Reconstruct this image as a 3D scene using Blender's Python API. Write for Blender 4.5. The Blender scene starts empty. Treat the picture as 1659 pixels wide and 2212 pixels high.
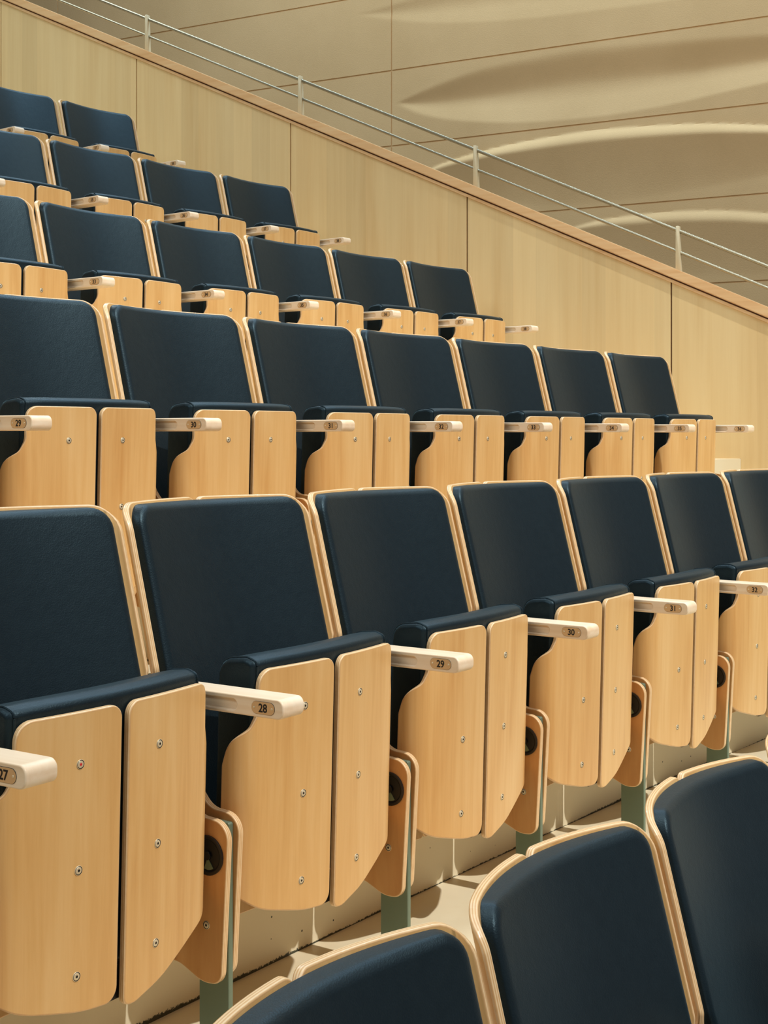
import bpy, bmesh, math, random
import numpy as np
from mathutils import Vector, Matrix

# ------------------------------------------------------------------ camera, light, exposure
EYE = 1.591                      # eye height above the floor of the nearest row
scn = bpy.context.scene
scn.view_settings.view_transform = 'Standard'
scn.view_settings.look = 'None'
scn.view_settings.exposure = 0.0
scn.view_settings.gamma = 1.0
scn.view_settings.use_curve_mapping = False

COL = scn.collection
cam_d = bpy.data.cameras.new('camera')
cam = bpy.data.objects.new('camera', cam_d)
COL.objects.link(cam)
cam_d.sensor_fit = 'HORIZONTAL'
cam_d.sensor_width = 36.0
cam_d.lens = 36.0 * 3000.0 / 1659.0
cam_d.shift_y = -(1106.0 - 938.6) / 1659.0
cam_d.clip_start = 0.05
cam.location = (0, 0, EYE)
cam.rotation_euler = (math.pi / 2, 0, 0)
scn.camera = cam

world = bpy.data.worlds.new('world')
scn.world = world
world.use_nodes = True
bg = world.node_tree.nodes['Background']
bg.inputs[0].default_value = (0.97, 0.98, 1.0, 1)
bg.inputs[1].default_value = 0.17


def aim(o, target):
    d = Vector(target) - Vector(o.location)
    o.rotation_euler = d.to_track_quat('-Z', 'Y').to_euler()


def area(name, loc, target, sx, sy, power, color):
    l = bpy.data.lights.new(name, 'AREA')
    l.shape = 'RECTANGLE'
    l.size = sx
    l.size_y = sy
    l.energy = power
    l.color = color
    o = bpy.data.objects.new(name, l)
    COL.objects.link(o)
    o.location = loc
    aim(o, target)
    return o


def spot(name, loc, target, power, color, angle, radius, blend=0.3):
    l = bpy.data.lights.new(name, 'SPOT')
    l.energy = power
    l.color = color
    l.spot_size = math.radians(angle)
    l.spot_blend = blend
    l.shadow_soft_size = radius
    o = bpy.data.objects.new(name, l)
    COL.objects.link(o)
    o.location = loc
    aim(o, target)
    return o


# stage spot on the front rows, ceiling panel over the seating, two added leather fills, wall wash on the plaster wall
spot('stage_spot', (10.9, -3.8, 16.8), (0.75, 4.5, 1.1), 15200, (1.0, 0.985, 0.95), 23, 0.16, 0.9)
area('ceiling_panel_light', (1.0, 2.5, 8.5), (0.3, 4.5, 1.0), 5.0, 4.0, 210, (1.0, 1.0, 0.98))
area('side_fill_light', (-4.0, -0.5, 6.5), (0.0, 4.0, 0.8), 3.0, 2.0, 140, (0.82, 0.95, 1.0))  # added fill, brings up highlights on the near leather
area('rear_fill_light', (-3.5, 8.4, 7.6), (0.2, 2.6, 1.0), 3.5, 1.6, 125, (0.80, 0.94, 1.0))  # added fill behind the rows, placed so cushion tops reflect it
wash = area('wall_wash_light', (1.55, 8.5, 8.6), (1.7, 9.3, 3.0), 8.0, 0.25, 360, (0.56, 0.80, 1.0))
wash.rotation_euler = (math.radians(7), 0, -math.atan2(0.483, 0.875))

# ------------------------------------------------------------------ auditorium geometry (plan)
ARC = (34.796, -21.892)          # common centre of the curved rows
PITCH = 0.55
ARM_H = 0.64                     # armrest centre above floor
# row: (radius of armrest line, armrest height relative to the eye, angle of reference arm, its number)
ROWS = {
    0: (40.68, -1.436, -1.000, 20),
    1: (41.65, -0.951, -0.9721, 20),
    2: (42.588, -0.466, -0.9777, 27),
    3: (43.461, 0.017, -0.9596, 29),
    4: (44.687, 0.5216, -0.9293, 33),
    5: (45.68, 1.0205, -0.9105, 35),
    6: (46.70, 1.520, -0.8798, 38),
    7: (47.70, 2.020, -0.8600, 40),
}
WALL_ANG = -math.atan2(0.483, 0.875)
WX, WY = math.cos(WALL_ANG), math.sin(WALL_ANG)      # along the side wall, towards the stage
NX, NY = -WY, WX                                      # away from the seating
WALL_D = 6.85
BACK_D = 9.0


def polar(R, t):
    return ARC[0] + R * math.sin(t), ARC[1] + R * math.cos(t)


def t_wall(R, D=WALL_D + 0.004):
    lo, hi = -1.1, -0.55
    for _ in range(50):
        m = 0.5 * (lo + hi)
        x, y = polar(R, m)
        if NX * x + NY * y < D:
            lo = m
        else:
            hi = m
    return lo


# ------------------------------------------------------------------ materials
def new_mat(name):
    m = bpy.data.materials.new(name)
    m.use_nodes = True
    nt = m.node_tree
    p = nt.nodes['Principled BSDF']
    return m, nt, p


def nd(nt, typ, **kw):
    n = nt.nodes.new(typ)
    for k, v in kw.items():
        if k == 'inp':
            for i, val in v.items():
                n.inputs[i].default_value = val
        else:
            setattr(n, k, v)
    return n


def lin(r, g, b):
    def f(c):
        c /= 255.0
        return c / 12.92 if c <= 0.04045 else ((c + 0.055) / 1.055) ** 2.4
    return (f(r), f(g), f(b), 1.0)


def ramp(nt, stops, interp='LINEAR'):
    r = nt.nodes.new('ShaderNodeValToRGB')
    cr = r.color_ramp
    cr.interpolation = interp
    while len(cr.elements) < len(stops):
        cr.elements.new(0.5)
    for e, (p, c) in zip(cr.elements, stops):
        e.position = p
        e.color = c
    return r


def wood_mat(name, c_dark, c_mid, c_light, scale=(60, 60, 2.2), rough=0.38, coat=0.25, leaf=0.0, rand=True):
    m, nt, p = new_mat(name)
    L = nt.links.new
    tc = nd(nt, 'ShaderNodeTexCoord')
    mp = nd(nt, 'ShaderNodeMapping')
    mp.inputs['Scale'].default_value = scale
    if rand:
        oi = nd(nt, 'ShaderNodeObjectInfo')
        mul = nd(nt, 'ShaderNodeVectorMath', operation='SCALE')
        comb = nd(nt, 'ShaderNodeCombineXYZ')
        L(oi.outputs['Random'], comb.inputs[0]); L(oi.outputs['Random'], comb.inputs[1]); L(oi.outputs['Random'], comb.inputs[2])
        L(comb.outputs[0], mul.inputs[0]); mul.inputs['Scale'].default_value = 37.0
        add = nd(nt, 'ShaderNodeVectorMath', operation='ADD')
        L(tc.outputs['Object'], add.inputs[0]); L(mul.outputs[0], add.inputs[1])
        L(add.outputs[0], mp.inputs['Vector'])
    else:
        L(tc.outputs['Object'], mp.inputs['Vector'])
    n1 = nd(nt, 'ShaderNodeTexNoise', inp={'Scale': 1.0, 'Detail': 5.0, 'Roughness': 0.62, 'Distortion': 0.35})
    L(mp.outputs[0], n1.inputs['Vector'])
    mp2 = nd(nt, 'ShaderNodeMapping')
    mp2.inputs['Scale'].default_value = (scale[0] * 0.14, scale[1] * 0.14, scale[2] * 0.5)
    L(mp.inputs['Vector'].links[0].from_socket, mp2.inputs['Vector'])
    n2 = nd(nt, 'ShaderNodeTexNoise', inp={'Scale': 1.0, 'Detail': 2.0, 'Roughness': 0.5, 'Distortion': 1.2})
    L(mp2.outputs[0], n2.inputs['Vector'])
    mix = nd(nt, 'ShaderNodeMath', operation='MULTIPLY_ADD')
    L(n2.outputs['Fac'], mix.inputs[0]); mix.inputs[1].default_value = 0.55
    m3 = nd(nt, 'ShaderNodeMath', operation='MULTIPLY')
    L(n1.outputs['Fac'], m3.inputs[0]); m3.inputs[1].default_value = 0.45
    L(m3.outputs[0], mix.inputs[2])
    r = ramp(nt, [(0.30, c_dark), (0.50, c_mid), (0.70, c_light)])
    L(mix.outputs[0], r.inputs[0])
    out = r.outputs[0]
    if leaf:
        sx = nd(nt, 'ShaderNodeSeparateXYZ')
        L(tc.outputs['Object'], sx.inputs[0])
        dv = nd(nt, 'ShaderNodeMath', operation='DIVIDE'); L(sx.outputs[0], dv.inputs[0]); dv.inputs[1].default_value = leaf
        wn = nd(nt, 'ShaderNodeTexNoise', noise_dimensions='1D', inp={'Scale': 1.0, 'Detail': 1.0})
        fl = nd(nt, 'ShaderNodeMath', operation='FLOOR'); L(dv.outputs[0], fl.inputs[0])
        ml = nd(nt, 'ShaderNodeMath', operation='MULTIPLY'); L(fl.outputs[0], ml.inputs[0]); ml.inputs[1].default_value = 3.37
        L(ml.outputs[0], wn.inputs['W'])
        hs = nd(nt, 'ShaderNodeHueSaturation')
        mr = nd(nt, 'ShaderNodeMapRange', inp={'From Min': 0.3, 'From Max': 0.7, 'To Min': 0.94, 'To Max': 1.06})
        L(wn.outputs['Fac'], mr.inputs['Value']); L(mr.outputs[0], hs.inputs['Value']); L(out, hs.inputs['Color'])
        out = hs.outputs[0]
    L(out, p.inputs['Base Color'])
    p.inputs['Roughness'].default_value = rough
    p.inputs['Coat Weight'].default_value = coat
    p.inputs['Coat Roughness'].default_value = 0.3
    bp = nd(nt, 'ShaderNodeBump', inp={'Strength': 0.04, 'Distance': 0.002})
    L(n1.outputs['Fac'], bp.inputs['Height']); L(bp.outputs[0], p.inputs['Normal'])
    return m


M = {}
M['ply'] = wood_mat('maple_plywood', lin(204, 151, 86), lin(220, 174, 110), lin(230, 190, 130))
M['arm'] = wood_mat('armrest_maple', lin(232, 200, 160), lin(244, 220, 188), lin(250, 234, 208), scale=(40, 3, 60), rough=0.42)
M['board'] = wood_mat('standard_maple', lin(196, 136, 76), lin(212, 154, 92), lin(222, 170, 110), scale=(40, 40, 5))
M['wall'] = wood_mat('wall_veneer', lin(222, 186, 128), lin(231, 200, 144), lin(238, 210, 156), scale=(26, 26, 0.9),
                     rough=0.5, coat=0.0, leaf=0.13, rand=False)
M['cap'] = wood_mat('cap_rail_wood', lin(222, 172, 116), lin(234, 190, 136), lin(240, 204, 154), scale=(2.5, 40, 40), rough=0.45, coat=0.1, rand=False)
M['floor'] = wood_mat('tread_wood', lin(226, 206, 166), lin(238, 224, 190), lin(244, 232, 202), scale=(5, 5, 1), rough=0.45, coat=0.1, rand=False)


def edge_mat():
    m, nt, p = new_mat('plywood_edge')
    L = nt.links.new
    at = nd(nt, 'ShaderNodeAttribute', attribute_name='layer')
    ml = nd(nt, 'ShaderNodeMath', operation='MULTIPLY'); L(at.outputs['Fac'], ml.inputs[0]); ml.inputs[1].default_value = 7.0
    fr = nd(nt, 'ShaderNodeMath', operation='PINGPONG'); L(ml.outputs[0], fr.inputs[0]); fr.inputs[1].default_value = 1.0
    tc = nd(nt, 'ShaderNodeTexCoord')
    nz = nd(nt, 'ShaderNodeTexNoise', inp={'Scale': 90.0, 'Detail': 3.0})
    L(tc.outputs['Object'], nz.inputs['Vector'])
    ad = nd(nt, 'ShaderNodeMath', operation='MULTIPLY_ADD'); L(nz.outputs['Fac'], ad.inputs[0]); ad.inputs[1].default_value = 0.5
    L(fr.outputs[0], ad.inputs[2])
    r = ramp(nt, [(0.25, lin(206, 158, 104)), (0.7, lin(222, 182, 130)), (1.1, lin(236, 206, 162))])
    L(ad.outputs[0], r.inputs[0]); L(r.outputs[0], p.inputs['Base Color'])
    p.inputs['Roughness'].default_value = 0.4
    p.inputs['Coat Weight'].default_value = 0.2
    return m


M['edge'] = edge_mat()


def leather_mat():
    m, nt, p = new_mat('navy_leather')
    L = nt.links.new
    tc = nd(nt, 'ShaderNodeTexCoord')
    oi = nd(nt, 'ShaderNodeObjectInfo')
    add = nd(nt, 'ShaderNodeVectorMath', operation='ADD')
    L(tc.outputs['Object'], add.inputs[0]); L(oi.outputs['Random'], add.inputs[1])
    v = nd(nt, 'ShaderNodeTexVoronoi', inp={'Scale': 420.0})
    n = nd(nt, 'ShaderNodeTexNoise', inp={'Scale': 45.0, 'Detail': 4.0, 'Roughness': 0.6})
    L(add.outputs[0], v.inputs['Vector']); L(add.outputs[0], n.inputs['Vector'])
    b1 = nd(nt, 'ShaderNodeBump', inp={'Strength': 0.16, 'Distance': 0.0012})
    L(v.outputs['Distance'], b1.inputs['Height'])
    b2 = nd(nt, 'ShaderNodeBump', inp={'Strength': 0.12, 'Distance': 0.004})
    L(n.outputs['Fac'], b2.inputs['Height']); L(b1.outputs[0], b2.inputs['Normal'])
    L(b2.outputs[0], p.inputs['Normal'])
    r = ramp(nt, [(0.3, (0.0034, 0.0066, 0.0098, 1)), (0.7, (0.0052, 0.0094, 0.0130, 1))])
    L(n.outputs['Fac'], r.inputs[0]); L(r.outputs[0], p.inputs['Base Color'])
    p.inputs['Roughness'].default_value = 0.44
    p.inputs['Sheen Weight'].default_value = 0.18
    p.inputs['Sheen Roughness'].default_value = 0.35
    p.inputs['Sheen Tint'].default_value = (0.45, 0.80, 0.95, 1)
    p.inputs['Specular IOR Level'].default_value = 0.45
    p.inputs['Specular Tint'].default_value = (0.55, 0.86, 1.0, 1)
    return m


M['leather'] = leather_mat()


def simple(name, col, rough=0.5, metal=0.0, spec=0.5):
    m, nt, p = new_mat(name)
    p.inputs['Base Color'].default_value = col
    p.inputs['Roughness'].default_value = rough
    p.inputs['Metallic'].default_value = metal
    p.inputs['Specular IOR Level'].default_value = spec
    tc = nd(nt, 'ShaderNodeTexCoord')
    n = nd(nt, 'ShaderNodeTexNoise', inp={'Scale': 30.0, 'Detail': 3.0})
    nt.links.new(tc.outputs['Object'], n.inputs['Vector'])
    mr = nd(nt, 'ShaderNodeMapRange', inp={'To Min': max(rough - 0.06, 0.02), 'To Max': rough + 0.06})
    nt.links.new(n.outputs['Fac'], mr.inputs['Value'])
    nt.links.new(mr.outputs[0], p.inputs['Roughness'])
    return m


M['steel_post'] = simple('grey_green_painted_steel', lin(112, 128, 108), 0.42, 0.2)
M['screw'] = simple('nickel_screw', lin(226, 212, 180), 0.4, 0.4)
M['dark'] = simple('black_plastic', (0.006, 0.006, 0.007, 1), 0.35)
M['socket'] = simple('screw_socket_dark', (0.03, 0.022, 0.015, 1), 0.6)
M['red'] = simple('red_plug', (0.65, 0.02, 0.02, 1), 0.5)
M['brass'] = simple('brushed_brass_plate', lin(214, 180, 134), 0.42, 0.3)
M['ink'] = simple('black_numerals', (0.006, 0.006, 0.006, 1), 0.6)
M['hubgreen'] = simple('hub_green_grey', lin(110, 125, 95), 0.5)
_m, _nt, _p = new_mat('brushed_steel_rail')
_p.inputs['Base Color'].default_value = lin(168, 158, 134)
_p.inputs['Metallic'].default_value = 0.9
_p.inputs['Roughness'].default_value = 0.36
M['rail'] = _m
M['railpost'] = simple('cream_painted_post', lin(222, 208, 172), 0.5)
M['groove'] = simple('dark_groove', lin(104, 66, 34), 0.7)
M['thread'] = simple('seam_thread', (0.02, 0.03, 0.04, 1), 0.5)


def riser_mat():
    m, nt, p = new_mat('cream_painted_riser')
    L = nt.links.new
    tc = nd(nt, 'ShaderNodeTexCoord')
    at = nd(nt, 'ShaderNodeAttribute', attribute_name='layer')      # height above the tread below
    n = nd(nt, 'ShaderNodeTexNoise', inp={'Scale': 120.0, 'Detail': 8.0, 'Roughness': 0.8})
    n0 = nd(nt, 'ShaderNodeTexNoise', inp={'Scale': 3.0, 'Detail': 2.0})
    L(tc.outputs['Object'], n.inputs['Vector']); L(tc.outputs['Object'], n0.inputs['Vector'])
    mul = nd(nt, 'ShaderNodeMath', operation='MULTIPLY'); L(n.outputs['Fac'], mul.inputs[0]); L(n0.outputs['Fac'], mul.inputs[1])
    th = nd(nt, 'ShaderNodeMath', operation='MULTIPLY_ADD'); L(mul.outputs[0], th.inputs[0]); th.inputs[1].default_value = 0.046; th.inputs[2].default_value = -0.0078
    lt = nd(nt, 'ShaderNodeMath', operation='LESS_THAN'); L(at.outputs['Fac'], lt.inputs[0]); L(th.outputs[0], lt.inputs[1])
    sp = nd(nt, 'ShaderNodeTexVoronoi', inp={'Scale': 22.0})
    L(tc.outputs['Object'], sp.inputs['Vector'])
    sl = nd(nt, 'ShaderNodeMath', operation='LESS_THAN'); L(sp.outputs['Distance'], sl.inputs[0]); sl.inputs[1].default_value = 0.055
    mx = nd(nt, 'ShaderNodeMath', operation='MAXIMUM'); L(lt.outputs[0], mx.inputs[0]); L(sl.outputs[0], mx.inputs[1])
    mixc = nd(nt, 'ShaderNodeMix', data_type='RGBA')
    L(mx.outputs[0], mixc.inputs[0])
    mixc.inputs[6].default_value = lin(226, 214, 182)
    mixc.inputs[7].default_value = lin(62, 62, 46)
    L(mixc.outputs[2], p.inputs['Base Color'])
    p.inputs['Roughness'].default_value = 0.6
    return m


M['riser'] = riser_mat()


def plaster_mat():
    m, nt, p = new_mat('sand_plaster')
    L = nt.links.new
    tc = nd(nt, 'ShaderNodeTexCoord')
    n = nd(nt, 'ShaderNodeTexNoise', inp={'Scale': 1.6, 'Detail': 6.0, 'Roughness': 0.6})
    n2 = nd(nt, 'ShaderNodeTexNoise', inp={'Scale': 120.0, 'Detail': 3.0, 'Roughness': 0.7})
    L(tc.outputs['Object'], n.inputs['Vector']); L(tc.outputs['Object'], n2.inputs['Vector'])
    r = ramp(nt, [(0.3, lin(216, 180, 128)), (0.7, lin(226, 190, 138))])
    L(n.outputs['Fac'], r.inputs[0])
    mixc = nd(nt, 'ShaderNodeMix', data_type='RGBA', blend_type='MULTIPLY')
    mixc.inputs[0].default_value = 0.3
    L(r.outputs[0], mixc.inputs[6]); L(n2.outputs['Color'], mixc.inputs[7])
    r2 = nd(nt, 'ShaderNodeMapRange', inp={'From Min': 0.3, 'From Max': 0.7, 'To Min': 0.85, 'To Max': 1.0})
    L(n2.outputs['Fac'], r2.inputs['Value']); L(r2.outputs[0], mixc.inputs[7])
    L(mixc.outputs[2], p.inputs['Base Color'])
    p.inputs['Roughness'].default_value = 0.85
    b = nd(nt, 'ShaderNodeBump', inp={'Strength': 0.25, 'Distance': 0.004})
    L(n2.outputs['Fac'], b.inputs['Height']); L(b.outputs[0], p.inputs['Normal'])
    return m


M['plaster'] = plaster_mat()

# ------------------------------------------------------------------ mesh helpers


def finish(name, bm, mats, parent=None, sharp=46.0, loc=None, weighted=False):
    bm.normal_update()
    lim = math.radians(sharp)
    for f in bm.faces:
        f.smooth = True
    for e in bm.edges:
        if len(e.link_faces) == 2:
            if e.calc_face_angle(0.0) > lim:
                e.smooth = False
    me = bpy.data.meshes.new(name)
    cl = None
    if weighted:
        cosl = math.cos(lim)
        cl = []
        bm.faces.index_update()
        ar = [f.calc_area() for f in bm.faces]
        for f in bm.faces:
            for l in f.loops:
                nn = Vector((0, 0, 0))
                for g in l.vert.link_faces:
                    if g.normal.dot(f.normal) > cosl:
                        nn += g.normal * ar[g.index]
                cl.append(nn.normalized() if nn.length > 1e-12 else f.normal.copy())
        for e in bm.edges:
            e.smooth = True
    bm.to_mesh(me)
    bm.free()
    if cl:
        me.normals_split_custom_set([tuple(c) for c in cl])
    for m in mats:
        me.materials.append(M[m])
    o = bpy.data.objects.new(name, me)
    COL.objects.link(o)
    if parent is not None:
        o.parent = parent
    if loc is not None:
        o.location = loc
    return o


def round_poly(pts, seg=6):
    """pts: (x, y, r) corners, returned with every corner rounded"""
    out = []
    n = len(pts)
    for i in range(n):
        p0 = Vector(pts[i - 1][:2]); p = Vector(pts[i][:2]); p1 = Vector(pts[(i + 1) % n][:2])
        r = pts[i][2]
        if r <= 0:
            out.append((p.x, p.y)); continue
        a = (p0 - p); b = (p1 - p)
        la, lb = a.length, b.length
        a.normalize(); b.normalize()
        ang = a.angle(b)
        if ang > math.pi - 0.02:
            out.append((p.x, p.y)); continue
        t = min(r / math.tan(ang / 2), la * 0.49, lb * 0.49)
        r2 = t * math.tan(ang / 2)
        c = p + (a + b).normalized() * (r2 / math.sin(ang / 2))
        s = p + a * t - c
        e = p + b * t - c
        tot = s.angle(e)
        sgn = 1 if (s.x * e.y - s.y * e.x) > 0 else -1
        for k in range(seg + 1):
            th = sgn * tot * k / seg
            q = Vector((s.x * math.cos(th) - s.y * math.sin(th), s.x * math.sin(th) + s.y * math.cos(th)))
            out.append((c.x + q.x, c.y + q.y))
    return out


def inset(poly, d):
    n = len(poly)
    area2 = sum(poly[i][0] * poly[(i + 1) % n][1] - poly[(i + 1) % n][0] * poly[i][1] for i in range(n))
    s = 1 if area2 > 0 else -1
    res = []
    for i in range(n):
        p0 = Vector(poly[i - 1]); p = Vector(poly[i]); p1 = Vector(poly[(i + 1) % n])
        e0 = (p - p0); e1 = (p1 - p)
        if e0.length < 1e-9: e0 = e1
        if e1.length < 1e-9: e1 = e0
        e0.normalize(); e1.normalize()
        n0 = Vector((-e0.y, e0.x)) * s; n1 = Vector((-e1.y, e1.x)) * s
        b = n0 + n1
        if b.length < 1e-6:
            b = n0
        b.normalize()
        k = max(b.dot(n0), 0.5)
        q = p + b * (d / k)
        res.append((q.x, q.y))
    return res


def plate(poly, th, bev, seg=3, bev_back=None, cuts_a=(), cuts_b=(), cuts_d=(), bm=None):
    """solid plate in (a, b) with depth d in 0..th, both rims rounded.
    faces of the rim get material 1, the two broad faces 0"""
    own = bmesh.new()
    lay = own.verts.layers.float.new('layer')
    bb = bev if bev_back is None else bev_back
    prof = []
    for k in range(seg + 1):
        a = math.pi / 2 * k / seg
        prof.append((bev * (1 - math.sin(a)), bev * (1 - math.cos(a))))
    for k in range(seg + 1):
        a = math.pi / 2 * k / seg
        prof.append((bb * (1 - math.cos(a)), th - bb * (1 - math.sin(a))))
    rings = []
    for ins, dep in prof:
        q = inset(poly, ins) if ins > 1e-7 else poly
        ring = []
        for x, y in q:
            v = own.verts.new((x, y, dep))
            v[lay] = dep / th
            ring.append(v)
        rings.append(ring)
    n = len(poly)
    for a, b in zip(rings, rings[1:]):
        for i in range(n):
            f = own.faces.new((a[i], a[(i + 1) % n], b[(i + 1) % n], b[i]))
            f.material_index = 1
    f = own.faces.new(rings[0]); f.material_index = 0
    f = own.faces.new(list(reversed(rings[-1]))); f.material_index = 0
    bmesh.ops.recalc_face_normals(own, faces=own.faces[:])
    for vals, no in ((cuts_a, (1, 0, 0)), (cuts_b, (0, 1, 0)), (cuts_d, (0, 0, 1))):
        for c in vals:
            bmesh.ops.bisect_plane(own, geom=own.verts[:] + own.edges[:] + own.faces[:], dist=1e-6,
                                   plane_co=(no[0] * c, no[1] * c, no[2] * c), plane_no=no)
    if bm is None:
        return own
    me = bpy.data.meshes.new('tmp'); own.to_mesh(me); own.free()
    bm.from_mesh(me); bpy.data.meshes.remove(me)
    return bm


def remap(bm, fn, flip=False):
    for v in bm.verts:
        v.co = Vector(fn(v.co.x, v.co.y, v.co.z))
    bmesh.ops.recalc_face_normals(bm, faces=bm.faces[:])
    return bm


def frange(a, b, n):
    return [a + (b - a) * i / n for i in range(n + 1)]


def tube(bm, pts, r, seg=8, closed=False, cap=True):
    rings = []
    n = len(pts)
    up = Vector((0, 0, 1))
    for i, p in enumerate(pts):
        p = Vector(p)
        a = Vector(pts[max(i - 1, 0)]); b = Vector(pts[min(i + 1, n - 1)])
        t = (b - a).normalized()
        u = t.cross(up)
        if u.length < 1e-3:
            u = t.cross(Vector((1, 0, 0)))
        u.normalize()
        w = u.cross(t).normalized()
        rings.append([bm.verts.new(p + (u * math.cos(2 * math.pi * k / seg) + w * math.sin(2 * math.pi * k / seg)) * r) for k in range(seg)])
    for a, b in zip(rings, rings[1:]):
        for k in range(seg):
            bm.faces.new((a[k], a[(k + 1) % seg], b[(k + 1) % seg], b[k]))
    if cap:
        bm.faces.new(list(reversed(rings[0]))); bm.faces.new(rings[-1])
    bmesh.ops.recalc_face_normals(bm, faces=bm.faces[:])


def box(bm, x0, x1, y0, y1, z0, z1, mi=0):
    v = [bm.verts.new(c) for c in ((x0, y0, z0), (x1, y0, z0), (x1, y1, z0), (x0, y1, z0), (x0, y0, z1), (x1, y0, z1), (x1, y1, z1), (x0, y1, z1))]
    for q in ((0, 3, 2, 1), (4, 5, 6, 7), (0, 1, 5, 4), (1, 2, 6, 5), (2, 3, 7, 6), (3, 0, 4, 7)):
        f = bm.faces.new([v[i] for i in q]); f.material_index = mi


def lathe(bm, prof, seg=20, mats=None):
    """prof (r, d): axis along local y, d towards -y (viewer)"""
    rings = []
    for r, d in prof:
        if r < 1e-6:
            rings.append([bm.verts.new((0, -d, 0))])
        else:
            rings.append([bm.verts.new((r * math.cos(2 * math.pi * k / seg), -d, r * math.sin(2 * math.pi * k / seg))) for k in range(seg)])
    for i, (a, b) in enumerate(zip(rings, rings[1:])):
        mi = mats[i] if mats else 0
        for k in range(seg):
            if len(b) == 1:
                f = bm.faces.new((a[k], a[(k + 1) % seg], b[0]))
            elif len(a) == 1:
                f = bm.faces.new((a[0], b[(k + 1) % seg], b[k]))
            else:
                f = bm.faces.new((a[k], a[(k + 1) % seg], b[(k + 1) % seg], b[k]))
            f.material_index = mi
    bmesh.ops.recalc_face_normals(bm, faces=bm.faces[:])


def wall_obj(name, bm, mats, sharp=40):
    """object whose local x runs along the side wall and local y away from the seating"""
    o = finish(name, bm, mats, sharp=sharp)
    o.rotation_euler = (0, 0, WALL_ANG)
    return o


# ------------------------------------------------------------------ the setting
def floor_z(r):
    return ROWS[r][1] - ARM_H + EYE


RISER_V = 0.335
T_LEFT = -1.12
bm = bmesh.new()
NSEG = 70
for r in range(0, 8):
    R0 = (ROWS[r - 1][0] + RISER_V) if r > 0 else 39.2
    R1 = ROWS[r][0] + RISER_V + 0.02 if r < 7 else 50.0
    z = floor_z(r)
    nr = 6
    grid = []
    for j in range(nr + 1):
        R = R0 + (R1 - R0) * j / nr
        te = t_wall(R)
        grid.append([bm.verts.new((*polar(R, T_LEFT + (te - T_LEFT) * i / NSEG), z)) for i in range(NSEG + 1)])
    for a, b in zip(grid, grid[1:]):
        for i in range(NSEG):
            bm.faces.new((a[i], a[i + 1], b[i + 1], b[i]))
    # solid edge below
    for row in (grid[0],):
        low = [bm.verts.new((v.co.x, v.co.y, z - 0.03)) for v in row]
        for i in range(NSEG):
            bm.faces.new((row[i + 1], row[i], low[i], low[i + 1]))
floor = finish('floor', bm, ['floor'])
floor['kind'] = 'structure'

for r in range(1, 8):
    Rr = ROWS[r - 1][0] + RISER_V
    z0, z1 = floor_z(r - 1), floor_z(r) - 0.0005
    bm = bmesh.new()
    lay = bm.verts.layers.float.new('layer')
    te = t_wall(Rr + 0.02)
    zs = [z0, z0 + 0.02, z0 + 0.05, z1 - 0.001]
    fr, bk = [], []
    for i in range(NSEG + 1):
        t = T_LEFT + (te - T_LEFT) * i / NSEG
        cf, cb = [], []
        for z in zs:
            v = bm.verts.new((*polar(Rr - 0.006, t), z)); v[lay] = z - z0; cf.append(v)
        v2 = bm.verts.new((*polar(Rr + 0.014, t), z0)); v2[lay] = 0.1
        v3 = bm.verts.new((*polar(Rr + 0.014, t), zs[-1])); v3[lay] = 0.1
        fr.append(cf); bk.append((v2, v3))
    for i in range(NSEG):
        for k in range(3):
            bm.faces.new((fr[i][k], fr[i + 1][k], fr[i + 1][k + 1], fr[i][k + 1]))
        bm.faces.new((fr[i][3], fr[i + 1][3], bk[i + 1][1], bk[i][1]))
        bm.faces.new((bk[i][0], bk[i][1], bk[i + 1][1], bk[i + 1][0]))
    bmesh.ops.recalc_face_normals(bm, faces=bm.faces[:])
    o = finish('trim_%d' % r, bm, ['riser'])
    o['kind'] = 'structure'
    o['label'] = 'cream painted step riser with a dirty gap along its base'

# --- wood veneer side wall with sloping top
CAP_A, CAP_B = -0.133 + EYE, -0.461              # cap top height = CAP_A + CAP_B * s


def cap_z(s):
    return CAP_A + CAP_B * s


bm = bmesh.new()
seams = [-5.547 + 1.1417 * k for k in range(-4, 7)]
TH = 0.02
for s0, s1 in zip(seams, seams[1:]):
    a, b = s0 + 0.004, s1 - 0.004
    zt0, zt1 = cap_z(a) - 0.060, cap_z(b) - 0.060
    v = [bm.verts.new(c) for c in ((a, WALL_D, -1.2), (b, WALL_D, -1.2), (b, WALL_D, zt1), (a, WALL_D, zt0),
                                   (a, WALL_D + TH, -1.2), (b, WALL_D + TH, -1.2), (b, WALL_D + TH, zt1), (a, WALL_D + TH, zt0))]
    for q in ((0, 1, 2, 3), (5, 4, 7, 6), (1, 5, 6, 2), (4, 0, 3, 7), (3, 2, 6, 7), (0, 4, 5, 1)):
        bm.faces.new([v[i] for i in q])
# core behind the veneer
sa, sb = seams[0], seams[-1]
v = [bm.verts.new(c) for c in ((sa, WALL_D + TH - 0.008, -1.2), (sb, WALL_D + TH - 0.008, -1.2), (sb, WALL_D + TH - 0.008, cap_z(sb) - 0.05), (sa, WALL_D + TH - 0.008, cap_z(sa) - 0.05),
                               (sa, WALL_D + 0.12, -1.2), (sb, WALL_D + 0.12, -1.2), (sb, WALL_D + 0.12, cap_z(sb) - 0.05), (sa, WALL_D + 0.12, cap_z(sa) - 0.05))]
for q in ((0, 1, 2, 3), (5, 4, 7, 6), (1, 5, 6, 2), (4, 0, 3, 7), (3, 2, 6, 7), (0, 4, 5, 1)):
    f = bm.faces.new([v[i] for i in q]); f.material_index = 1
wr = wall_obj('wall_right', bm, ['wall', 'groove'])
wr['kind'] = 'structure'
wr['label'] = 'pale maple panelled parapet wall with a sloping top'


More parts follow.
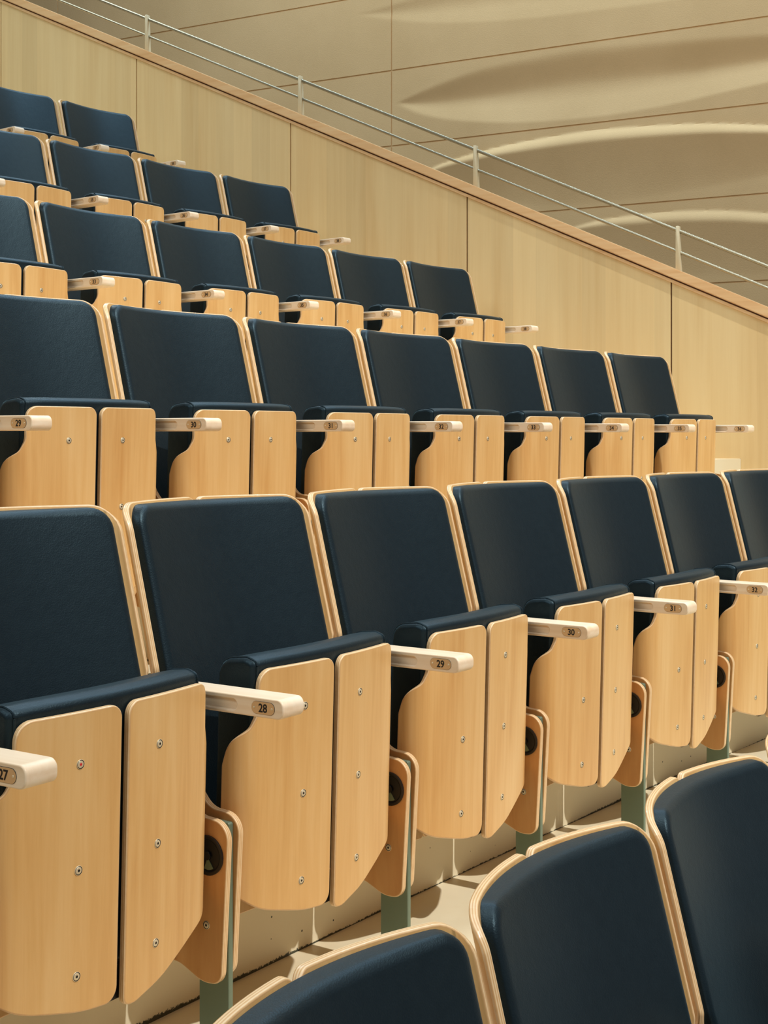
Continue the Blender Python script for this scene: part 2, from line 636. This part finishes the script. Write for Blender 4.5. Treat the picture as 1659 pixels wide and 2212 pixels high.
def sloped_bar(bm, s0, s1, y0, y1, dz0, dz1, mi=0):
    v = [bm.verts.new(c) for c in ((s0, y0, cap_z(s0) + dz0), (s1, y0, cap_z(s1) + dz0), (s1, y1, cap_z(s1) + dz0), (s0, y1, cap_z(s0) + dz0),
                                   (s0, y0, cap_z(s0) + dz1), (s1, y0, cap_z(s1) + dz1), (s1, y1, cap_z(s1) + dz1), (s0, y1, cap_z(s0) + dz1))]
    for q in ((0, 3, 2, 1), (4, 5, 6, 7), (0, 1, 5, 4), (1, 2, 6, 5), (2, 3, 7, 6), (3, 0, 4, 7)):
        f = bm.faces.new([v[i] for i in q]); f.material_index = mi


bm = bmesh.new()
sloped_bar(bm, sa, sb, WALL_D - 0.022, WALL_D + 0.135, -0.052, 0.0)
bmesh.ops.bevel(bm, geom=bm.edges[:], offset=0.004, segments=2, affect='EDGES')
sloped_bar(bm, sa, sb, WALL_D - 0.004, WALL_D + 0.02, -0.059, -0.050, 1)
sloped_bar(bm, sa, sb, WALL_D - 0.010, WALL_D + 0.0, -0.076, -0.060, 0)
o = wall_obj('trim_8', bm, ['cap', 'groove'])
o['kind'] = 'structure'
o['label'] = 'wooden cap rail along the sloping top of the parapet wall'

# --- handrail on the cap
hr = bpy.data.objects.new('handrail', None); COL.objects.link(hr)
hr.rotation_euler = (0, 0, WALL_ANG)
hr['label'] = 'twin-bar brushed steel handrail on cream posts above the sloping wooden wall'
hr['category'] = 'handrail'
RY = WALL_D + 0.055
for dz, rr in ((0.200, 0.0088), (0.093, 0.0080)):
    bm = bmesh.new()
    tube(bm, [(s, RY, cap_z(s) + dz) for s in (-9.0, 0.6)], rr, 28)
    finish('rail', bm, ['rail'], hr)
s = -5.506 - 1.134 * 2
while s < 0.5:
    bm = bmesh.new()
    z0 = cap_z(s)
    # flat tapered post with a small flange behind
    pts = [(-0.008, -0.004, 0), (0.019, -0.004, 0), (0.009, 0.222, 0.004), (-0.008, 0.222, 0.004)]
    pl = plate(round_poly(pts, 3), 0.030, 0.0015, 1)
    remap(pl, lambda a, b, d, s=s, z0=z0: (s + a, RY - 0.016 + d, z0 + b + CAP_B * max(a, 0) * (1 if b < 0.01 else 0)))
    finish('post', pl, ['railpost', 'railpost'], hr)
    bm.free()
    s += 1.134

# --- plaster wall with lens-shaped reliefs


def hermite(pts, x):
    xs = [p[0] for p in pts]; ys = [p[1] for p in pts]
    n = len(xs)
    if x <= xs[0]: return ys[0]
    if x >= xs[-1]: return ys[-1]
    i = max(k for k in range(n - 1) if xs[k] <= x)

    def slope(k):
        if k == 0: return (ys[1] - ys[0]) / (xs[1] - xs[0])
        if k == n - 1: return (ys[-1] - ys[-2]) / (xs[-1] - xs[-2])
        return (ys[k + 1] - ys[k - 1]) / (xs[k + 1] - xs[k - 1])
    h = xs[i + 1] - xs[i]; t = (x - xs[i]) / h
    return ((2 * t**3 - 3 * t**2 + 1) * ys[i] + (t**3 - 2 * t**2 + t) * h * slope(i)
            + (-2 * t**3 + 3 * t**2) * ys[i + 1] + (t**3 - t**2) * h * slope(i + 1))


LENSES = [
    ('scoop', 0.05, [(-5.2, 3.14), (-4.77, 3.03), (-4.32, 2.957), (-3.78, 2.912), (-3.27, 2.895), (-2.79, 2.885), (-2.15, 2.89), (-1.4, 2.95), (-.8, 3.05)],
     [(-5.2, 3.14), (-4.3, 3.24), (-3.3, 3.26), (-2.2, 3.23), (-.8, 3.05)]),
    ('scoop', 0.105, [(-4.86, 2.44), (-4.7, 2.355), (-4.5, 2.29), (-4.175, 2.228), (-3.78, 2.185), (-3.27, 2.170), (-2.79, 2.194), (-2.45, 2.232), (-2.15, 2.265), (-1.5, 2.36), (-.9, 2.46)],
     [(-4.86, 2.44), (-4.58, 2.53), (-4.2, 2.61), (-3.68, 2.645), (-3.3, 2.65), (-2.15, 2.58), (-.9, 2.46)]),
    ('bulge', 0.075, [(-4.75, 1.85), (-4.2, 1.68), (-3.68, 1.59), (-3.17, 1.58), (-2.54, 1.62), (-2.15, 1.66), (-.6, 1.70)],
     [(-4.75, 1.85), (-4.56, 1.935), (-4.34, 1.99), (-4.03, 2.035), (-3.68, 2.064), (-3.34, 2.077), (-2.93, 2.066), (-2.54, 2.038), (-2.15, 1.985), (-1.2, 1.85), (-.6, 1.70)]),
    ('bulge', 0.055, [(-3.6, 1.40), (-3.0, 1.10), (-2.0, 1.03), (-1.0, 1.08), (-.6, 1.15)],
     [(-3.6, 1.40), (-3.27, 1.461), (-2.96, 1.478), (-2.69, 1.477), (-2.39, 1.455), (-2.15, 1.42), (-1.2, 1.3), (-.6, 1.15)]),
]
JZ = [0.99, 1.55, 2.128, 2.685, 3.267, 3.85]
JS = [-8.14, -4.905, -1.67]


def relief(s, z):
    d = 0.0
    for kind, A, lo, up in LENSES:
        if s <= lo[0][0] or s >= lo[-1][0]: continue
        zl, zu = hermite(lo, s), hermite(up, s)
        if not (zl < z < zu): continue
        q = (zu - z) / max(zu - zl, 1e-4)           # 0 top .. 1 bottom
        w = min(1.0, (zu - zl) / 0.40)
        if kind == 'scoop':
            d += 0.85 * A * w * (1 - q) * (lambda t: t * t * (3 - 2 * t))(min(q / 0.72, 1.0))
        else:
            k = min(q / 0.17, 1.0)
            rise = math.sin(k * math.pi / 2)
            d -= 0.6 * A * w * rise * (1 - max(q - 0.17, 0) / 0.83) ** 1.4
    return d


bm = bmesh.new()
ss = [-11 + 0.022 * i for i in range(int(11.6 / 0.022))]
zz = [-0.6 + 0.0115 * i for i in range(int(5.4 / 0.0115))]
zz = [z for z in zz if z > -0.6 + 1.2] 
for j in JZ:
    zz += [j - 0.0055, j - 0.004, j + 0.004, j + 0.0055]
for j in JS:
    ss += [j - 0.0055, j - 0.004, j + 0.004, j + 0.0055]
ss = sorted(set(ss)); zz = sorted(set(zz))
ss = [x for x in ss if all(not (abs(x - j) < 0.0039) for j in JS)]
zz = [x for x in zz if all(not (abs(x - j) < 0.0039) for j in JZ)]
ss.append(2.0); zz.insert(0, -2.0)
rows = []
for s in ss:
    gs = any(abs(s - j) < 0.0045 for j in JS)
    row = []
    for z in zz:
        d = relief(s, z)
        if gs or any(abs(z - j) < 0.0045 for j in JZ):
            d += 0.007
        row.append(bm.verts.new((s, BACK_D + d, z + EYE)))
    rows.append(row)
for a, b in zip(rows, rows[1:]):
    for k in range(len(zz) - 1):
        bm.faces.new((a[k], b[k], b[k + 1], a[k + 1]))
wb = wall_obj('wall_back', bm, ['plaster'], sharp=30)
wb['kind'] = 'structure'
wb['label'] = 'sand coloured plaster wall with shallow lens-shaped reliefs and joints'

# floor of the aisle behind the parapet
bm = bmesh.new()
v = [bm.verts.new(c) for c in ((-11, WALL_D + 0.12, cap_z(-11) - 1.1), (2, WALL_D + 0.12, cap_z(2) - 1.1), (2, BACK_D + 0.02, cap_z(2) - 1.1), (-11, BACK_D + 0.02, cap_z(-11) - 1.1))]
bm.faces.new(v)
o = wall_obj('trim_9', bm, ['riser'])
o['kind'] = 'structure'
o['label'] = 'sloping aisle behind the parapet wall'

# ------------------------------------------------------------------ one folding seat, local frame:
# x along the row (right), y away from the stage, z up from the floor; (0,0) midway between the armrest plates
AZ = ARM_H


_ds = 0.002


def wing_curve(k, s0, rad, mx):
    c = [(0.0, 0.0, 0.0)]
    x = y = 0.0
    for i in range(1, 200):
        s = i * _ds
        th = k * s if s < s0 else min(k * s0 + (s - s0) / rad, mx)
        x += math.cos(th) * _ds; y += math.sin(th) * _ds
        c.append((x, y, th))
    return c


_bc = wing_curve(1.80, 0.258, 0.028, 1.45)       # backrest plywood: shallow bucket with forward wings
_sc = wing_curve(0.85, 0.198, 0.052, 1.40)       # seat plywood


def back_surf(a, z, d):
    """a across, z relative to armrest, d depth behind the plywood's front face"""
    i = abs(a) / _ds
    k = min(int(i), len(_bc) - 2); f = i - k
    x = _bc[k][0] * (1 - f) + _bc[k + 1][0] * f
    y = _bc[k][1] * (1 - f) + _bc[k + 1][1] * f
    th = _bc[k][2] * (1 - f) + _bc[k + 1][2] * f
    sg = 1 if a >= 0 else -1
    V = 0.405 - 0.26 * (0.34 - z) + 0.05 * max(0.0, -(z + 0.05))
    return (sg * (x + math.sin(th) * d), V - y + math.cos(th) * d, z + AZ)


def cushion_surf(a, z, d):
    V = 0.405 - 0.92 * a * a - 0.26 * (0.34 - z) + 0.05 * max(0.0, -(z + 0.05))
    k = -1.84 * a
    n = math.hypot(k, 1)
    return (a - k / n * d, V + d / n, z + AZ)


def seat_surf(a, z, d):
    i = abs(a) / _ds
    k = min(int(i), len(_sc) - 2); f = i - k
    x = _sc[k][0] * (1 - f) + _sc[k + 1][0] * f
    y = _sc[k][1] * (1 - f) + _sc[k + 1][1] * f
    th = _sc[k][2] * (1 - f) + _sc[k + 1][2] * f
    sg = 1 if a >= 0 else -1
    return (sg * (x - math.sin(th) * d), 0.045 - 0.028 * (z - 0.04) + y + math.cos(th) * d, z + AZ + 0.010)


def seat_theta(a):
    k = min(int(abs(a) / _ds), len(_sc) - 1)
    return _sc[k][2] * (1 if a >= 0 else -1)


def build_meshes():
    out = {}
    # --- back shell halves
    zb = -0.455
    for side in (-1, 1):
        g = 0.0014
        w = 0.281 if side < 0 else 0.277
        pts = [(side * g, 0.340, 0.022), (side * w, 0.338, 0.050), (side * w, 0.04, 0.03), (side * 0.2565, -0.03, 0.03), (side * 0.2565, zb + 0.02, 0.03), (side * g, zb, 0.01)]
        pl = plate(round_poly(pts, 8), 0.013, 0.003, 2, cuts_a=[side * x for x in frange(0.0137, 0.2437, 14) + frange(0.2503, w - 0.005, 9)])
        remap(pl, back_surf)
        out['back_shell%d' % side] = (pl, ['ply', 'edge'])
    # --- back cushion
    hw = 0.246
    pts = [(-0.2470, 0.334, 0.038), (0.2520, 0.334, 0.038), (0.2520, 0.03, 0.03), (0.236, -0.02, 0.03), (0.236, -0.36, 0.03), (-0.236, -0.36, 0.03), (-0.236, -0.02, 0.03), (-0.2470, 0.03, 0.03)]
    pl = plate(round_poly(pts, 7), 0.040, 0.014, 5, bev_back=0.003, cuts_a=frange(-0.2201, 0.2201, 24), cuts_b=frange(-0.32, 0.29, 14))

    def cush(a, b, d):
        e = max(0.0, 1 - (a / 0.25) ** 4) * max(0.0, 1 - ((b + 0.01) / 0.345) ** 4)
        return cushion_surf(a, b, (d - 0.040) * (0.55 + 0.45 * (1 - min(abs(a) / 0.25, 1.0) ** 2.5)) - 0.006 * e * (1 - d / 0.040))
    remap(pl, cush)
    out['back_cushion'] = (pl, ['leather', 'leather'])
    # --- seat panels
    left = [(-0.0075, 0.038, 0.022), (-0.206, 0.038, 0.030), (-0.206, -0.040, 0.035), (-0.222, -0.066, 0.03), (-0.262, -0.088, 0.05), (-0.274, -0.13, 0.03),
            (-0.276, -0.342, 0.03), (-0.19, -0.394, 0.2), (-0.08, -0.422, 0.3), (-0.0075, -0.428, 0.024)]
    right = [(0.0075, 0.038, 0.022), (0.210, 0.038, 0.022), (0.212, -0.040, 0.03), (0.222, -0.066, 0.03), (0.262, -0.088, 0.05), (0.274, -0.13, 0.03),
             (0.272, -0.31, 0.02), (0.215, -0.362, 0.05), (0.10, -0.424, 0.2), (0.03, -0.445, 0.05), (0.0075, -0.440, 0.018)]
    for nm, pts, sg in (('seat_panel-1', left, -1), ('seat_panel1', right, 1)):
        cuts = [sg * x for x in frange(0.0317, 0.1937, 9)] + [sg * x for x in frange(0.1977, 0.2697, 14)]
        pl = plate(round_poly(pts, 8), 0.013, 0.003, 2, cuts_a=cuts)
        remap(pl, seat_surf)
        out[nm] = (pl, ['ply', 'edge'])
    # --- seat cushion: profile in (y, z) swept across
    prof = [(0.0, 0.050, 0.012), (0.022, 0.057, 0.03), (0.086, 0.050, 0.034), (0.088, -0.36, 0.03), (0.0, -0.375, 0.01)]
    pr = round_poly(prof, 6)
    W = 0.206
    pl = plate(pr, 2 * W, 0.010, 3, cuts_d=frange(0.02, 2 * W - 0.02, 16))

    def cmap(y, z, d, grow=0.0):
        a = d - W
        endc = 1 - (abs(a) / W) ** 6
        yy = 0.0595 + 0.42 * a * a - 0.028 * (z - 0.04) + y
        return (a, yy, z + AZ + 0.010 + (0.003 * endc if z > 0 else 0))
    remap(pl, cmap)
    out['seat_cushion'] = (pl, ['leather', 'leather'])
    # seam piping on the two end caps
    for side in (-1, 1):
        bm = bmesh.new()
        path = [p for p in pr if p[1] > -0.2 or p[0] > 0.04]
        path = [(0.0005, -0.30)] + [p for p in pr if p[1] > -0.3] + [(0.0875, -0.30)]
        # keep order from front bottom over the top to back bottom
        top = sorted([p for p in pr if p[1] > -0.3], key=lambda p: (math.atan2(p[1] + 0.05, p[0] - 0.044)), reverse=True)
        path = [(0.0, -0.30)] + top + [(0.0875, -0.30)]
        a = side * (W - 0.009)
        pts3 = [(a, 0.0595 + 0.42 * a * a - 0.028 * (z - 0.04) + y + (0.0006 if y > 0.04 else -0.0006), z + AZ + 0.010 + (0.0008 if z > 0.03 else 0)) for y, z in path]
        tube(bm, pts3, 0.0020, 6)
        out['seam%d' % side] = (bm, ['leather'])
    # --- armrest at x = +PITCH/2
    AX = PITCH / 2
    bm = bmesh.new()
    outer = [(-0.071, 0.0245, 0.0135), (0.186, 0.0245, 0.004), (0.186, -0.0090, 0.004), (-0.071, -0.0090, 0.0135)]
    pl = plate(round_poly(outer, 7), 0.054, 0.001, 1, bev_back=0.004)
    remap(pl, lambda a, b, d: (AX - 0.024 + d, a, b + AZ))
    cshape = [(-0.071, 0.0245, 0.0135), (0.186, 0.0245, 0.0035), (0.186, 0.0160, 0.0035), (0.030, 0.0160, 0.010), (0.030, -0.0020, 0.010),
              (0.186, -0.0020, 0.0033), (0.186, -0.0090, 0.0033), (-0.071, -0.0090, 0.0135)]
    p2 = plate(round_poly(cshape, 7), 0.0065, 0.0028, 3, bev_back=0.0001)
    remap(p2, lambda a, b, d: (AX - 0.030 + d, a, b + AZ))
    me = bpy.data.meshes.new('t'); p2.to_mesh(me); p2.free(); pl.from_mesh(me); bpy.data.meshes.remove(me)
    out['armrest'] = (pl, ['arm', 'arm'])
    # --- number plate
    st = [(-0.0535, 0.0185, 0.0104), (-0.0035, 0.0185, 0.0104), (-0.0035, -0.0030, 0.0104), (-0.0535, -0.0030, 0.0104)]
    pl = plate(round_poly(st, 8), 0.0012, 0.0004, 1)
    remap(pl, lambda a, b, d: (AX - 0.0309 + d, a, b + AZ))
    out['number_plate'] = (pl, ['brass', 'socket'])
    # --- side standard boards
    brd = [(0.040, -0.197, 0.045), (0.110, -0.193, 0.04), (0.138, -0.160, 0.05), (0.152, -0.014, 0.005), (0.172, -0.014, 0.005), (0.215, -0.22, 0.03), (0.262, -0.30, 0.05),
           (0.225, -0.460, 0.03), (0.155, -0.458, 0.06), (0.100, -0.482, 0.06), (0.056, -0.478, 0.035)]
    r = round_poly(brd, 7)
    for nm, x0 in (('side_board-1', -0.0225), ('side_board1', 0.0050)):
        dy = 0.012 if x0 > 0 else 0.014
        pl = plate(r, 0.0135, 0.003, 2)
        remap(pl, lambda a, b, d, x0=x0, dy=dy: (AX + x0 + d, a + dy, b + AZ + (0.004 if x0 > 0 else -0.004)))
        out[nm] = (pl, ['board', 'edge'])
    # hub
    bm = bmesh.new()
    lathe(bm, [(0.0345, 0.0), (0.0345, 0.0035), (0.031, 0.0045), (0.028, 0.0035), (0.0265, 0.0008), (0.0, 0.0008)], 32)
    lathe(bm, [(0.008, 0.0006), (0.008, 0.0040), (0.0075, 0.0048), (0.0, 0.0048)], 14)
    seg = [(0.0, -0.003)] + [(0.022 * math.cos(t), -0.003 + 0.022 * math.sin(t)) for t in frange(math.radians(-110), math.radians(-55), 6)]
    vs = [bm.verts.new((x, -0.0022, z)) for x, z in seg]
    vb = [bm.verts.new((x, -0.0008, z)) for x, z in seg]
    f = bm.faces.new(vs); f.material_index = 1
    for i in range(len(vs)):
        f = bm.faces.new((vs[i], vs[(i + 1) % len(vs)], vb[(i + 1) % len(vs)], vb[i])); f.material_index = 1
    bmesh.ops.recalc_face_normals(bm, faces=bm.faces[:])
    # axis -y -> -x
    bmesh.ops.rotate(bm, cent=(0, 0, 0), matrix=Matrix.Rotation(-math.pi / 2, 3, 'Z'), verts=bm.verts[:])
    out['hub'] = (bm, ['dark', 'hubgreen'])
    # dark block added to stop light leaking between the two seat panels
    bm = bmesh.new()
    box(bm, -0.026, 0.026, 0.0745, 0.090, AZ - 0.424, AZ - 0.366)
    bmesh.ops.bevel(bm, geom=bm.edges[:], offset=0.003, segments=2, affect='EDGES')
    out['gap_light_block'] = (bm, ['dark'])
    # post
    st = [(0.066, -0.205, 0.004), (0.134, -0.205, 0.004), (0.134, -ARM_H + 0.004, 0), (0.066, -ARM_H + 0.004, 0)]
    pl = plate(round_poly(st, 3), 0.0125, 0.0015, 1)
    remap(pl, lambda a, b, d: (AX - 0.0082 + d, a, b + AZ))
    out['post'] = (pl, ['steel_post', 'steel_post'])
    # floor flange of the post
    st = [(0.045, -0.030, 0.006), (0.160, -0.030, 0.006), (0.160, 0.030, 0.006), (0.045, 0.030, 0.006)]
    pl = plate(round_poly(st, 4), 0.005, 0.001, 1)
    remap(pl, lambda a, b, d: (AX + b, a, 0.0005 + d))
    out['foot_plate'] = (pl, ['steel_post', 'steel_post'])
    # screw
    bm = bmesh.new()
    lathe(bm, [(0.0074, 0.0), (0.0074, 0.0007), (0.0068, 0.0011), (0.0056, 0.0007), (0.0050, 0.0013), (0.0022, 0.0013), (0.0020, 0.0003), (0.0, 0.0003)], 18,
          mats=[0, 0, 1, 0, 0, 1, 1])
    out['screw'] = (bm, ['screw', 'socket'])
    bm = bmesh.new()
    lathe(bm, [(0.0019, 0.0), (0.0019, 0.0005), (0.0014, 0.0008), (0.0005, 0.0008), (0.0, 0.0002)], 10)
    bmesh.ops.rotate(bm, cent=(0, 0, 0), matrix=Matrix.Rotation(-math.pi / 2, 3, 'Z'), verts=bm.verts[:])
    out['plate_screw'] = (bm, ['screw'])
    bm = bmesh.new()
    lathe(bm, [(0.0024, 0.0), (0.0022, 0.0016), (0.0, 0.0019)], 12)
    out['plug'] = (bm, ['red'])
    return out


PROTO = {}
for k, (bm_, mats_) in build_meshes().items():
    ob = finish(k, bm_, mats_, sharp=58.0, weighted=True)
    PROTO[k] = ob.data
    bpy.data.objects.remove(ob)

NUM = {}


def numeral_mesh(text):
    if text in NUM:
        return NUM[text]
    cu = bpy.data.curves.new('numeral', 'FONT')
    cu.body = text
    cu.size = 0.0205
    cu.align_x = 'CENTER'
    cu.extrude = 0.0002
    cu.offset = 0.00045
    cu.resolution_u = 4
    to = bpy.data.objects.new('numeral_source', cu)
    COL.objects.link(to)
    dg = bpy.context.evaluated_depsgraph_get()
    me = bpy.data.meshes.new_from_object(to.evaluated_get(dg))
    bpy.data.objects.remove(to)
    xs = [v.co.x for v in me.vertices]; ys = [v.co.y for v in me.vertices]
    cx, cy = (min(xs) + max(xs)) / 2, (min(ys) + max(ys)) / 2
    h = max(ys) - min(ys)
    k = 0.0148 / h
    for v in me.vertices:
        x, y, z = (v.co.x - cx) * k * 0.93, (v.co.y - cy) * k, v.co.z
        v.co = Vector((PITCH / 2 - 0.0311 - z, -0.0285 - x, 0.00775 + AZ + y))
    me.materials.clear()
    me.materials.append(M['ink'])
    NUM[text] = me
    return me


def part(name, key_or_mesh, parent, loc=(0, 0, 0), rot=0.0, label=None):
    me = PROTO[key_or_mesh] if isinstance(key_or_mesh, str) else key_or_mesh
    o = bpy.data.objects.new(name, me)
    COL.objects.link(o)
    o.parent = parent
    o.location = loc
    o.rotation_euler = (0, 0, rot)
    if label:
        o['label'] = label
    return o


def make_seat(row, number, label, group, show_number=True, red=False):
    R, H, t0, n0 = ROWS[row]
    t = t0 + (number - 0.5 - n0) * PITCH / R
    x, y = polar(R, t)
    root = bpy.data.objects.new('folding_seat', None)
    COL.objects.link(root)
    root.location = (x, y, H - ARM_H + EYE)
    root.rotation_euler = (0, 0, -t)
    root['label'] = label
    root['category'] = 'seat'
    root['group'] = group
    part('back_shell', 'back_shell-1', root)
    part('back_shell', 'back_shell1', root)
    part('back_cushion', 'back_cushion', root)
    cu = part('seat_cushion', 'seat_cushion', root)
    part('seam', 'seam-1', cu); part('seam', 'seam1', cu)
    for key, a in (('seat_panel-1', -0.091), ('seat_panel1', 0.079)):
        sp = part('seat_panel', key, root)
        for i, z in enumerate((-0.041, -0.202, -0.363)):
            p = seat_surf(a, z, 0.0)
            sc = part('screw', 'screw', sp, p, seat_theta(a))
            if red and i == 0 and a < 0:
                me = bpy.data.meshes.new('screw')
                b = bmesh.new(); b.from_mesh(PROTO['screw'])
                k = len(b.faces); b.from_mesh(PROTO['plug'])
                b.faces.ensure_lookup_table()
                for f in b.faces[k:]: f.material_index = 2
                b.to_mesh(me); b.free()
                for mm in ('screw', 'socket', 'red'): me.materials.append(M[mm])
                sc.data = me
                sc['label'] = 'screw with a red dot in its socket'
    part('armrest', 'armrest', root)
    npl = part('number_plate', 'number_plate', root)
    if show_number:
        part('numeral', numeral_mesh(str(number)), npl)
    for yy in (-0.0475, -0.0095):
        part('plate_screw', 'plate_screw', npl, (PITCH / 2 - 0.0309, yy, 0.00775 + AZ))
    b1 = part('side_board', 'side_board-1', root)
    part('side_board', 'side_board1', root)
    part('hinge_hub', 'hub', b1, (PITCH / 2 - 0.0225, 0.100, AZ - 0.262), 0)
    part('screw', 'screw', b1, (PITCH / 2 - 0.0225, 0.104, AZ - 0.384), -math.pi / 2)
    part('gap_light_block', 'gap_light_block', root)
    part('post', 'post', root)
    part('foot_plate', 'foot_plate', root)
    return root


for n in range(27, 35):
    make_seat(2, n, 'folding seat numbered %d in the second row%s' % (n, {28: ', red dot in one screw'}.get(n, '')),
              'folding seats in the nearest numbered row', red=(n == 28))
for n in range(29, 37):
    make_seat(3, n, 'folding seat numbered %d in the third row, at eye level%s' % (n, ', beside the wooden wall' if n == 36 else ''),
              'folding seats in the row at eye level')
for n in range(33, 39):
    make_seat(4, n, 'folding seat numbered %d in the fourth row from the front%s' % (n, ', beside the wooden wall' if n == 38 else ''),
              'folding seats in the row above eye level')
for n in range(34, 39):
    make_seat(5, n, 'folding seat numbered %d in the second-highest row%s' % (n, ', beside the wooden wall' if n == 38 else ''),
              'folding seats in the second-highest row')
for n, w in ((36, 'third from the wooden wall, only its armrest showing'), (37, 'next to last before the wooden wall'), (38, 'last before the wooden wall')):
    make_seat(6, n, 'dark folding seat in the highest row, ' + w, 'folding seats in the highest row')
for n, w in ((20, 'leftmost of the three large blue-black backrests at the bottom'), (21, 'middle one of the three large blue-black backrests at the bottom'),
             (22, 'right one of the three large blue-black backrests at the bottom'), (23, 'only its pale plywood edge showing at the right frame edge')):
    make_seat(1, n, 'foreground folding seat, ' + w, 'folding seats in the foreground row', show_number=False)
